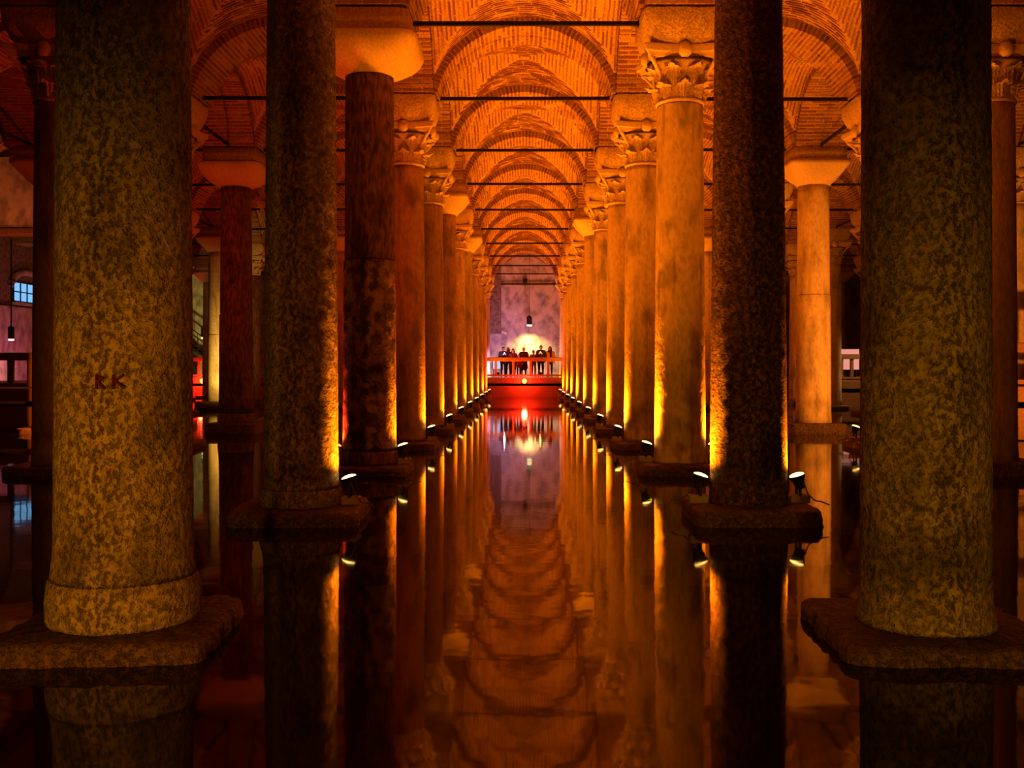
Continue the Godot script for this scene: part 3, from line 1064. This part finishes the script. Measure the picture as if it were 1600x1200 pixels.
func build_back_wall_things() -> void:
	pendant("black cylinder lamp hanging before the far wall, casting a yellow cone on it", Vector3(0.28, 4.22, -61.6), Vector3(1.0, 0.62, 0.16), 30.0, "warm_glow", 60.0, 4.0)
	var red := thing("red_lamp", "round red lamp on the walkway fascia at the end of the channel", "lamp", Vector3(-0.02, 0.88, -54.78), "red lamps on the far walkway")
	red_lamp(red)
	red = thing("red_lamp", "round red lamp on the walkway fascia below the far stairs at left", "lamp", Vector3(-17.5, 0.88, -54.78), "red lamps on the far walkway")
	red_lamp(red)


func red_lamp(o: Node3D) -> void:
	var turn := Basis(Vector3.RIGHT, PI / 2)
	part("housing", loft([[-0.06, 0.14, 2], [0.04, 0.16, 2], [0.06, 0.15, 2]], 20), M.lamp_black, o, Transform3D(turn, Vector3.ZERO))
	part("lens", loft([[0.055, 0.145, 2], [0.09, 0.10, 2], [0.10, 0.03, 2]], 20), M.red_glow, o, Transform3D(turn, Vector3.ZERO))
	omni(o, Vector3(0, 0.05, 0.35), Vector3(1.0, 0.025, 0.008), 11.0, 0.15)


func unseen_uplight(label: String, p: Vector3, towards: Vector3, c: Vector3, energy: float, glow_: String, angle: float) -> void:  # out of view
	var o := thing("unseen_uplight", label, "unseen_uplight", p, "small unseen uplights lighting walls and columns")
	var dir := towards.normalized()
	var b := Basis.looking_at(dir, Vector3.BACK) * Basis(Vector3.RIGHT, -PI / 2)
	part("bracket", K.bracket, M.lamp_black, o, at(Vector3(0, 0.01, 0)))
	var head := part("lamp_head", K.can, M.lamp_black, o, Transform3D(b, Vector3(0, 0.19, 0)))
	part("lens", K.lens, M[glow_], head)
	spot(o, Vector3(0, 0.19, 0) + dir * 0.06, dir, c, energy, angle, 0.06, 0.9)


func board(called: String, label: String, p: Vector3, size: Vector2, m: Material, yaw := 0.0) -> void:
	var o := thing(called, label, "display board", p)
	o.rotation.y = yaw
	part("frame", box_mesh(Vector3(size.x + 0.06, size.y + 0.06, 0.05), 0.008), M.lamp_black, o, at(Vector3(0, 0.45 + size.y * 0.5, 0)))
	part("panel", box_mesh(Vector3(size.x, size.y, 0.012), 0.003), m, o, at(Vector3(0, 0.45 + size.y * 0.5, 0.03)))
	for s in [-1, 1]:
		part("leg", box_mesh(Vector3(0.04, 0.46, 0.04), 0.004), M.lamp_black, o, at(Vector3(s * size.x * 0.4, 0.23, 0)))


func stand(label: String, p: Vector3, high: float) -> void:  # added block, only there to carry an unseen lamp above the water
	var blk := thing("added_block", label, "added block", p)
	part("block", loft([[-0.7, 0.42, 10], [high - 0.04, 0.42, 10], [high, 0.39, 9]], 32, 0.015, 3.0), M.wet_plinth, blk)


func build_side_things() -> void:
	# far end: a shallow pier, a wall pipe, two small fittings
	var o := part("wall_back_pier", box_mesh(Vector3(0.95, 5.0, 0.5), 0.02), M.dark_wall, self, at(Vector3(-1.95, 6.2, -62.36)))
	tag(o, "dark brown pier on the far wall left of the hanging lamp", "", "", "structure")
	var pipe := thing("wall_pipe", "dark horizontal pipe high on the far wall above the visitors", "pipe", Vector3(0, 6.78, -62.45))
	part("pipe", tube_mesh([Vector3(-2.2, 0, 0), Vector3(2.1, 0, 0)], [0.05], 10), M.iron, pipe)
	for x in [-1.8, 0.0, 1.8]:
		part("clip", box_mesh(Vector3(0.08, 0.14, 0.16), 0.01), M.iron, pipe, at(Vector3(x, 0, -0.07)))
	var sp := thing("speaker_box", "small black box hanging from the pipe on the far wall", "speaker", Vector3(0.02, 6.98, -62.45))
	part("body", box_mesh(Vector3(0.26, 0.26, 0.2), 0.02), M.lamp_black, sp, at(Vector3(0, 0.0, 0)))
	part("grille", box_mesh(Vector3(0.2, 0.2, 0.02), 0.005), M.iron, sp, at(Vector3(0, 0.0, 0.105)))
	var cm := thing("wall_camera", "small white slanted camera fixed beside the brown pier of the far wall", "camera", Vector3(-1.28, 3.75, -62.3))
	part("body", box_mesh(Vector3(0.34, 0.09, 0.12), 0.015), M.pale_metal, cm, Transform3D(Basis(Vector3.BACK, -0.5), Vector3(0, 0, 0.14)))
	part("bracket", box_mesh(Vector3(0.05, 0.05, 0.32), 0.008), M.pale_metal, cm, at(Vector3(0, 0, -0.1)))
	unseen_uplight("uplight washing the far wall pink from out of view behind the visitors, right one", Vector3(0.9, 1.08, -57.1), Vector3(-0.1, 0.62, -1), Vector3(1.0, 0.33, 0.36), 20.0, "pink_glow", 55.0)
	unseen_uplight("uplight washing the far wall violet from out of view behind the visitors, left one", Vector3(-1.5, 1.08, -57.1), Vector3(-0.15, 0.2, -1), Vector3(0.62, 0.32, 0.85), 18.0, "pink_glow", 45.0)
	unseen_uplight("uplight washing the wall greenish from out of view behind the far stairs", Vector3(-17.4, 1.08, -57.1), Vector3(-0.45, 0.5, -1), Vector3(0.95, 0.80, 0.14), 26.0, "green_glow", 60.0)
	board("information_board", "bright bluish display board behind the far handrail, beside the leftmost visitor", Vector3(-1.52, 1.08, -56.3), Vector2(0.55, 0.55), M.blue_board, 0.25)
	# stairs against the far wall, far left
	var st := thing("staircase", "dark metal stairs climbing against the greenish far wall", "stairs", Vector3(-17.6, 1.08, -60.3))
	for i in 18:
		part("step", box_mesh(Vector3(0.32, 0.05, 1.4), 0.006), M.iron, st, at(Vector3(-0.28 * i - 0.14, 0.2 * (i + 1), 0)))
	for s in [-1, 1]:
		part("stringer", tube_mesh([Vector3(0, 0.05, s * 0.72), Vector3(-5.0, 3.6, s * 0.72)], [0.09], 6), M.iron, st)
		part("handrail", tube_mesh([Vector3(0, 1.05, s * 0.72), Vector3(-5.0, 4.6, s * 0.72)], [0.035], 6), M.iron, st)
		for i in 10:
			part("baluster", tube_mesh([Vector3(-0.5 * i - 0.2, 0.2 + 0.355 * i, s * 0.72), Vector3(-0.5 * i - 0.2, 1.18 + 0.355 * i, s * 0.72)], [0.018], 5), M.iron, st)
	for x in [-1.6, -4.4]:
		part("post", box_mesh(Vector3(0.14, 1.9 - x * 0.72, 0.14), 0.01), M.iron, st, at(Vector3(x, (-1.9 - x * 0.72) * 0.5 - 0.02, 0)))
	pendant("black cylinder lamp hanging before the greenish wall near the far stairs", Vector3(-18.5, 3.35, -58.2), Vector3(1.0, 0.75, 0.18), 10.0, "green_glow", 60.0, 4.9)
	# left wall: a barred window that glows blue, a magenta wash below it
	var w := Node3D.new()
	w.name = "window_1"
	add_child(w)
	w.position = Vector3(-WALL_SIDE, 5.1, -47.3)
	w.rotation.y = PI / 2
	tag(w, "small arched window glowing pale blue behind its bars", "", "", "structure")
	for i in 4:
		for j in 2:
			part("pane", box_mesh(Vector3(0.58, 0.40, 0.02), 0.0), M.cyan_pane, w, at(Vector3((i - 1.5) * 0.62, (j - 0.5) * 0.44, 0.03)))
	for i in 5:
		part("bar", box_mesh(Vector3(0.05, 0.92, 0.07), 0.006), M.iron, w, at(Vector3((i - 2) * 0.62, 0, 0.05)))
	for j in 3:
		part("bar", box_mesh(Vector3(2.55, 0.05, 0.07), 0.006), M.iron, w, at(Vector3(0, (j - 1) * 0.44, 0.05)))
	part("sill", box_mesh(Vector3(2.9, 0.14, 0.3), 0.02), M.plaster_wall, w, at(Vector3(0, -0.55, 0.14)))
	var hood := []
	for i in 13:
		var t := PI * i / 12.0
		hood.append(Vector3(cos(t) * 1.55, 0.2 + sin(t) * 0.75, 0.1))
	part("arch_hood", tube_mesh(hood, [0.16], 8), M.plaster_wall, w)
	var p := part("wall_left_panel", box_mesh(Vector3(0.2, 3.4, 6.5), 0.03), M.plaster_wall, self, at(Vector3(-WALL_SIDE + 0.1, 2.7, -47.5)))
	tag(p, "pale plaster wall area under the small blue window", "", "", "structure")
	var mg := thing("pendant_lamp", "slim hanging lamp with a bright base in the pink room at the left edge", "pendant lamp", Vector3(-22.2, 2.85, -43.6), "hanging cylinder lamps")
	part("housing", loft([[0.0, 0.12, 2], [0.02, 0.13, 2], [0.5, 0.13, 2], [0.56, 0.04, 2]], 18), M.lamp_black, mg)
	part("diffuser", loft([[-0.08, 0.09, 2], [-0.06, 0.12, 2], [0.0, 0.12, 2]], 18), M.pink_glow, mg)
	part("cord", tube_mesh([Vector3(0, 0.55, 0), Vector3(0, 5.75, 0)], [0.03], 6), M.iron, mg)
	spot(mg, Vector3(0, -0.12, 0), Vector3(-0.1, -1, -0.35), Vector3(1.0, 0.35, 0.3), 10.0, 60.0, 0.1, 0.9)
	unseen_uplight("uplight washing the wall magenta from out of view under the blue window", Vector3(-20.6, 0.9, -44.0), Vector3(-0.75, 0.9, -0.9), Vector3(1.0, 0.17, 0.30), 6.5, "pink_glow", 62.0)
	stand("added stone block in the water under the magenta uplight", Vector3(-20.6, 0, -44.0), 0.9)
	# masonry filling the arch at the left edge of the view
	var fill := part("wall_left_infill", box_mesh(Vector3(3.3, 2.1, 0.5), 0.02), M.plaster_wall, self, at(Vector3(-14.4, 6.78, -29.95)))
	tag(fill, "plastered masonry hanging between two capitals at the left edge", "", "", "structure")
	part("lintel", box_mesh(Vector3(3.3, 0.18, 0.6), 0.02), M.wood, fill, at(Vector3(0, -1.15, 0)))
	pendant("unseen cylinder lamp over the left walkway, placed to light it", Vector3(-11.0, 4.4, -27.9), Vector3(1.0, 0.42, 0.06), 12.0, "warm_glow", 62.0, 3.8)  # out of view, placed to light the left walkway and its rail
	unseen_uplight("uplight on the left walkway out of view, turned to the hanging masonry", Vector3(-10.7, 1.08, -27.8), Vector3(-3.7, 5.6, -1.6), Vector3(1.0, 0.19, 0.06), 26.0, "pink_glow", 40.0)
	stand("added stone block for an unseen lamp before the pale square-capped column", Vector3(-10.5, 0, -37.0), 0.35)
	unseen_uplight("uplight on an added block turned to the pale square-capped column", Vector3(-10.5, 0.35, -37.0), Vector3(-1.5, 1.6, -2.5), Vector3(1.0, 0.55, 0.08), 22.0, "green_glow", 42.0)
	stand("added stone block for an unseen lamp behind the front right column", Vector3(8.3, 0, -20.9), 0.35)
	unseen_uplight("uplight on an added block turned to the plain-capped jointed column", Vector3(8.3, 0.35, -20.9), Vector3(-1.1, 1.9, -4.3), Vector3(1.0, 0.26, 0.015), 26.0, "amber_glow", 45.0)
	stand("added stone block for an unseen lamp off the right edge", Vector3(11.2, 0, -18.9), 0.35)
	unseen_uplight("uplight on an added block turned to the orange column at the right edge", Vector3(11.2, 0.35, -18.9), Vector3(-0.2, 1.5, -4.0), Vector3(1.0, 0.26, 0.02), 34.0, "amber_glow", 45.0)
	stand("added stone block for an unseen lamp before the left walkway", Vector3(-10.0, 0, -24.0), 0.35)
	unseen_uplight("uplight on an added block turned to the left walkway railing", Vector3(-10.0, 0.35, -24.0), Vector3(-5.5, 1.2, -2.8), Vector3(1.0, 0.20, 0.02), 60.0, "amber_glow", 45.0)
	pendant("unseen cylinder lamp behind the front right column, placed to light the right-hand walkway", Vector3(14.6, 4.6, -39.9), Vector3(1.0, 0.50, 0.14), 26.0, "warm_glow", 65.0, 3.6)  # out of view, placed to brighten the right-hand walkway rail
	# right walkway display
	board("display_screen", "glittering pinkish display on the right-hand walkway between two columns", Vector3(13.55, 1.08, -42.4), Vector2(0.95, 0.85), M.pink_board, -0.2)
	pendant("thin black lamp hanging near the right-hand walkway", Vector3(14.1, 3.75, -29.9), Vector3(1.0, 0.5, 0.12), 6.0, "warm_glow", 60.0, 4.4)


# ---------------------------------------------------------------- people
func surface_net(bones: Array, cell: float, k: float, pos: PackedVector3Array, idx: PackedInt32Array, col: PackedColorArray) -> Array:
	# bones: [a, b, radius a, radius b, colour]; a smooth union of tapered capsules, meshed with one vertex per crossed cell
	var lo := Vector3.ONE * 1e9
	var hi := -lo
	for b in bones:
		for e in 2:
			lo = lo.min(b[e] - Vector3.ONE * (b[2 + e] + cell * 3.0))
			hi = hi.max(b[e] + Vector3.ONE * (b[2 + e] + cell * 3.0))
	var nx := int((hi.x - lo.x) / cell) + 2
	var ny := int((hi.y - lo.y) / cell) + 2
	var nz := int((hi.z - lo.z) / cell) + 2
	var f := PackedFloat32Array()
	f.resize(nx * ny * nz)
	f.fill(1.0)
	for b in bones:
		var a: Vector3 = b[0]
		var d: Vector3 = b[1] - a
		var dd := maxf(d.length_squared(), 1e-9)
		var ra: float = b[2]
		var rb: float = b[3]
		var m := maxf(ra, rb) + k + cell * 2.0
		var l := ((a.min(b[1]) - Vector3.ONE * m - lo) / cell).max(Vector3.ZERO)
		var h := (a.max(b[1]) + Vector3.ONE * m - lo) / cell
		for i in range(int(l.x), mini(int(h.x) + 1, nx)):
			for j in range(int(l.y), mini(int(h.y) + 1, ny)):
				var at_ := (i * ny + j) * nz
				for q in range(int(l.z), mini(int(h.z) + 1, nz)):
					var p := lo + Vector3(i, j, q) * cell - a
					var t := clampf(p.dot(d) / dd, 0.0, 1.0)
					var v := (p - d * t).length() - lerpf(ra, rb, t)
					var o := f[at_ + q]
					var w := maxf(k - absf(o - v), 0.0) / k
					f[at_ + q] = minf(o, v) - w * w * k * 0.25
	var made := {}
	var sy := nz
	var sx := ny * nz
	var corners := [0, 1, sy, sy + 1, sx, sx + 1, sx + sy, sx + sy + 1]
	for i in nx - 1:
		for j in ny - 1:
			for q in nz - 1:
				var c := i * sx + j * sy + q
				var f0 := f[c] < 0.0
				if (f[c + 1] < 0.0) == f0 and (f[c + sy] < 0.0) == f0 and (f[c + sx] < 0.0) == f0 and (f[c + sx + sy + 1] < 0.0) == f0 and (f[c + sx + 1] < 0.0) == f0 and (f[c + sx + sy] < 0.0) == f0 and (f[c + sy + 1] < 0.0) == f0:
					continue
				var sum := Vector3.ZERO
				var n := 0
				for e in 8:
					for ax in 3:
						if e & (1 << ax):
							continue
						var e2: int = e | (1 << ax)
						var va := f[c + corners[e]]
						var vb := f[c + corners[e2]]
						if (va < 0.0) != (vb < 0.0):
							var t := va / (va - vb)
							var pa := Vector3((e >> 2) & 1, (e >> 1) & 1, e & 1)
							var pb := Vector3((e2 >> 2) & 1, (e2 >> 1) & 1, e2 & 1)
							sum += pa.lerp(pb, t)
							n += 1
				var p := lo + (Vector3(i, j, q) + sum / n) * cell
				made[c] = pos.size()
				var best := 1e9
				var cc := Color.WHITE
				for b in bones:
					var d: Vector3 = b[1] - b[0]
					var t := clampf((p - b[0]).dot(d) / maxf(d.length_squared(), 1e-9), 0.0, 1.0)
					var v: float = (p - b[0] - d * t).length() - lerpf(b[2], b[3], t)
					if v < best:
						best = v
						cc = b[4]
				pos.append(p)
				col.append(cc)
	for c in made:
		for ax in 3:
			var step: int = [1, sy, sx][ax]
			if (f[c] < 0.0) == (f[c + step] < 0.0):
				continue
			var u: int = [sy, sx, 1][ax]
			var v: int = [sx, 1, sy][ax]
			var q := [c, c - u, c - u - v, c - v]
			if not (made.has(q[1]) and made.has(q[2]) and made.has(q[3])):
				continue
			var r := [made[q[0]], made[q[1]], made[q[2]], made[q[3]]]
			if f[c] < 0.0:
				r.reverse()
			idx.append_array(PackedInt32Array([r[0], r[1], r[2], r[0], r[2], r[3]]))
	return [pos, idx, col]


func finger(pts: Array, r: float, c: Color, into: Array) -> void:
	var base: int = into[0].size()
	for i in 3:
		var d: Vector3 = (pts[mini(i + 1, 2)] - pts[maxi(i - 1, 0)]).normalized()
		var u := d.cross(Vector3(0.3, 0.9, 0.2)).normalized()
		var v := d.cross(u)
		for k in 6:
			into[0].append(pts[i] + (u * cos(TAU * k / 6) + v * sin(TAU * k / 6)) * r * (1.0 - 0.15 * i))
			into[2].append(c)
	into[0].append(pts[2] + (pts[2] - pts[1]).normalized() * r * 0.7)
	into[2].append(c)
	for i in 2:
		for k in 6:
			var a: int = base + i * 6 + k
			var b: int = base + i * 6 + (k + 1) % 6
			into[1].append_array(PackedInt32Array([a, b, b + 6, a, b + 6, a + 6]))
	for k in 6:
		into[1].append_array(PackedInt32Array([base + 12 + k, base + 12 + (k + 1) % 6, base + 18]))


func person(label: String, p: Vector3, tall: float, yaw: float, pose: String, c: Dictionary) -> Node3D:
	var o := thing("person", label, "person", p, "visitors at the far handrail")
	o.rotation.y = yaw
	o.scale = Vector3.ONE * (tall / 1.75)
	var skin: Color = c.get("skin", Color(0.42, 0.25, 0.17))
	var top: Color = c.top
	var legs: Color = c.legs
	var shoe := Color(0.02, 0.018, 0.016)
	var bulk: float = c.get("bulk", 1.0)
	var B := []
	for s in [-1.0, 1.0]:
		B.append([Vector3(s * 0.065, 1.02, 0), Vector3(s * 0.085, 1.30, 0), 0.115 * bulk, 0.118 * bulk, top])
		B.append([Vector3(s * 0.075, 0.92, 0), Vector3(s * 0.07, 1.02, 0), 0.112 * bulk, 0.115 * bulk, top])
		if c.get("coat", false):
			B.append([Vector3(s * 0.07, 0.95, 0), Vector3(s * 0.085, 0.56, 0.01), 0.12 * bulk, 0.125 * bulk, top])
		B.append([Vector3(s * 0.09, 0.90, 0), Vector3(s * 0.105, 0.50, 0.02), 0.088, 0.062, legs])
		B.append([Vector3(s * 0.105, 0.50, 0.02), Vector3(s * 0.11, 0.10, -0.01), 0.062, 0.044, legs])
		B.append([Vector3(s * 0.11, 0.05, -0.03), Vector3(s * 0.125, 0.036, 0.15), 0.046, 0.034, shoe])
	B.append([Vector3(-0.15, 1.40, -0.01), Vector3(0.15, 1.40, -0.01), 0.085 * bulk, 0.085 * bulk, top])
	B.append([Vector3(0, 1.42, -0.01), Vector3(0, 1.56, 0.0), 0.06, 0.054, c.get("scarf", skin)])
	if c.has("scarf"):
		B.append([Vector3(-0.05, 1.47, 0.03), Vector3(0.05, 1.47, 0.03), 0.075, 0.075, c.scarf])
		B.append([Vector3(0.06, 1.44, 0.09), Vector3(0.10, 1.12, 0.12), 0.05, 0.045, c.scarf])
	var hands := []
	for s in [-1.0, 1.0]:
		var elbow := Vector3(s * 0.27, 1.12, -0.02)
		var wrist := Vector3(s * 0.27, 0.87, 0.07)
		var dir := Vector3(0, -1, 0.2).normalized()
		if pose == "phone":
			elbow = Vector3(s * 0.26, 1.12, 0.09)
			wrist = Vector3(s * 0.085, 1.26, 0.27)
			dir = Vector3(-s * 0.25, 0.75, 0.35).normalized()
		elif pose == "rail":
			elbow = Vector3(s * 0.27, 1.14, 0.10)
			wrist = Vector3(s * 0.20, 1.02, 0.33)
			dir = Vector3(-s * 0.1, -0.15, 1).normalized()
		B.append([Vector3(s * 0.19, 1.385, -0.01), elbow, 0.072 * bulk, 0.056 * bulk, top])
		B.append([elbow, wrist, 0.054 * bulk, 0.040, top])
		B.append([wrist, wrist + dir * 0.075, 0.030, 0.034, skin])
		hands.append([s, wrist + dir * 0.075, dir])
	var out := surface_net(B, 0.026, 0.05, PackedVector3Array(), PackedInt32Array(), PackedColorArray())
	for h in hands:
		var side: Vector3 = (h[2] as Vector3).cross(Vector3(h[0], 0, 0.2)).normalized()
		var curl := Vector3(-h[0], 0, 0.0)
		for i in 4:
			var root: Vector3 = h[1] + side * (i - 1.5) * 0.018
			var l: float = [0.062, 0.074, 0.070, 0.055][i]
			finger([root, root + h[2] * l * 0.6 + curl * 0.008, root + h[2] * l + curl * 0.030], 0.0095, skin, out)
		var tr: Vector3 = h[1] - h[2] * 0.045 + side * 0.032
		finger([tr, tr + h[2] * 0.028 + side * 0.022 + curl * 0.01, tr + h[2] * 0.055 + side * 0.026 + curl * 0.022], 0.0105, skin, out)
	var H := [[Vector3(0, 1.625, -0.02), Vector3(0, 1.665, -0.015), 0.082, 0.084, skin], [Vector3(0, 1.56, 0.03), Vector3(0, 1.61, 0.032), 0.048, 0.06, skin], [Vector3(0, 1.54, 0.05), Vector3(0, 1.545, 0.055), 0.026, 0.024, skin],
		[Vector3(0, 1.635, 0.085), Vector3(0, 1.598, 0.102), 0.010, 0.014, skin], [Vector3(-0.03, 1.652, 0.07), Vector3(0.03, 1.652, 0.07), 0.014, 0.014, skin], [Vector3(0, 1.50, 0.0), Vector3(0, 1.58, 0.0), 0.052, 0.052, skin]]
	for s in [-1.0, 1.0]:
		H.append([Vector3(s * 0.082, 1.60, -0.01), Vector3(s * 0.088, 1.635, -0.015), 0.012, 0.016, skin])
		H.append([Vector3(s * 0.031, 1.632, 0.072), Vector3(s * 0.031, 1.632, 0.074), 0.012, 0.012, Color(0.03, 0.02, 0.015)])
	H.append([Vector3(-0.02, 1.568, 0.078), Vector3(0.02, 1.568, 0.078), 0.009, 0.009, Color(0.28, 0.09, 0.07)])
	out = surface_net(H, 0.012, 0.018, out[0], out[1], out[2])
	part("body", indexed(out[0], out[1], out[2]), M.cloth, o)
	var hair: Color = c.get("hair", Color(0.03, 0.02, 0.015))
	var A := [[Vector3(0, 1.655, -0.03), Vector3(0, 1.685, -0.012), 0.090, 0.080, hair], [Vector3(0, 1.60, -0.06), Vector3(0, 1.66, -0.045), 0.060, 0.075, hair]]
	if c.get("long", false):
		for s in [-1.0, 1.0]:
			A.append([Vector3(s * 0.065, 1.62, -0.04), Vector3(s * 0.08, 1.44, -0.04), 0.045, 0.04, hair])
		A.append([Vector3(0, 1.60, -0.07), Vector3(0, 1.42, -0.08), 0.06, 0.055, hair])
	var hm := surface_net(A, 0.014, 0.03, PackedVector3Array(), PackedInt32Array(), PackedColorArray())
	part(c.get("cover", "hair"), indexed(hm[0], hm[1], hm[2]), M.cloth, o)
	return o


func held(label: String, p: Vector3, glow_: String, c: Vector3, energy: float) -> void:
	var o := thing("phone", label, "phone", p, "lit phones held up by visitors")
	part("body", box_mesh(Vector3(0.08, 0.15, 0.012), 0.004), M.lamp_black, o)
	part("flash", loft([[0.0, 0.028, 2], [0.008, 0.024, 2], [0.012, 0.008, 2]], 12), M[glow_], o, Transform3D(Basis(Vector3.RIGHT, PI / 2), Vector3(0, 0.03, 0.006)))
	omni(o, Vector3(0, 0.03, 0.10), c, energy, 0.03)


func build_people() -> void:
	var y := 1.08
	var dark := Color(0.045, 0.032, 0.045)
	person("person in a dark padded jacket and hat holding up a bluish phone light", Vector3(-1.20, y, -56.25), 1.68, 0.25, "phone", {"top": dark, "legs": Color(0.03, 0.03, 0.05), "bulk": 1.15, "cover": "hat", "hair": Color(0.025, 0.02, 0.02)})
	held("phone with a bluish white light held by the visitor in the dark hat", Vector3(-1.13, y + 1.30, -55.93), "white_glow", Vector3(0.5, 0.55, 1.0), 0.25)
	person("person with pale hair standing half hidden behind two dark figures", Vector3(-0.93, y, -56.85), 1.66, 0.0, "down", {"top": Color(0.16, 0.13, 0.14), "legs": dark, "hair": Color(0.35, 0.28, 0.2), "long": true})
	person("person in a deep red coat beside the phone light", Vector3(-0.66, y, -56.2), 1.58, 0.1, "rail", {"top": Color(0.13, 0.016, 0.018), "legs": Color(0.09, 0.015, 0.018), "long": true, "coat": true})
	person("child in dark red leaning on the rail, shortest of the visitors", Vector3(-0.33, y, -56.0), 1.25, 0.2, "rail", {"top": Color(0.16, 0.015, 0.02), "legs": dark, "bulk": 1.15})
	person("person in a long black coat at the middle of the far rail", Vector3(-0.06, y, -56.15), 1.64, 0.0, "rail", {"top": Color(0.03, 0.014, 0.016), "legs": dark, "coat": true, "bulk": 1.2, "hair": Color(0.2, 0.16, 0.12), "cover": "hat"})
	person("person in pale grey standing back from the far rail", Vector3(0.50, y, -56.95), 1.50, 0.3, "down", {"top": Color(0.30, 0.24, 0.22), "legs": Color(0.28, 0.22, 0.22), "hair": Color(0.2, 0.15, 0.12)})
	person("tall person in a black jacket holding up an orange light", Vector3(0.90, y, -56.2), 1.76, -0.1, "phone", {"top": dark, "legs": Color(0.02, 0.02, 0.03), "bulk": 1.15})
	held("small device with an orange light held by the tall visitor in black", Vector3(0.86, y + 1.34, -55.86), "amber_glow", Vector3(1.0, 0.3, 0.05), 0.15)  # taken for a camera light, built in the shape of the phone
	person("person in a mustard jacket and dark scarf at the right end of the far rail", Vector3(1.40, y, -56.2), 1.70, -0.3, "down", {"top": Color(0.50, 0.25, 0.05), "legs": dark, "scarf": Color(0.03, 0.015, 0.02), "long": true, "bulk": 1.05})
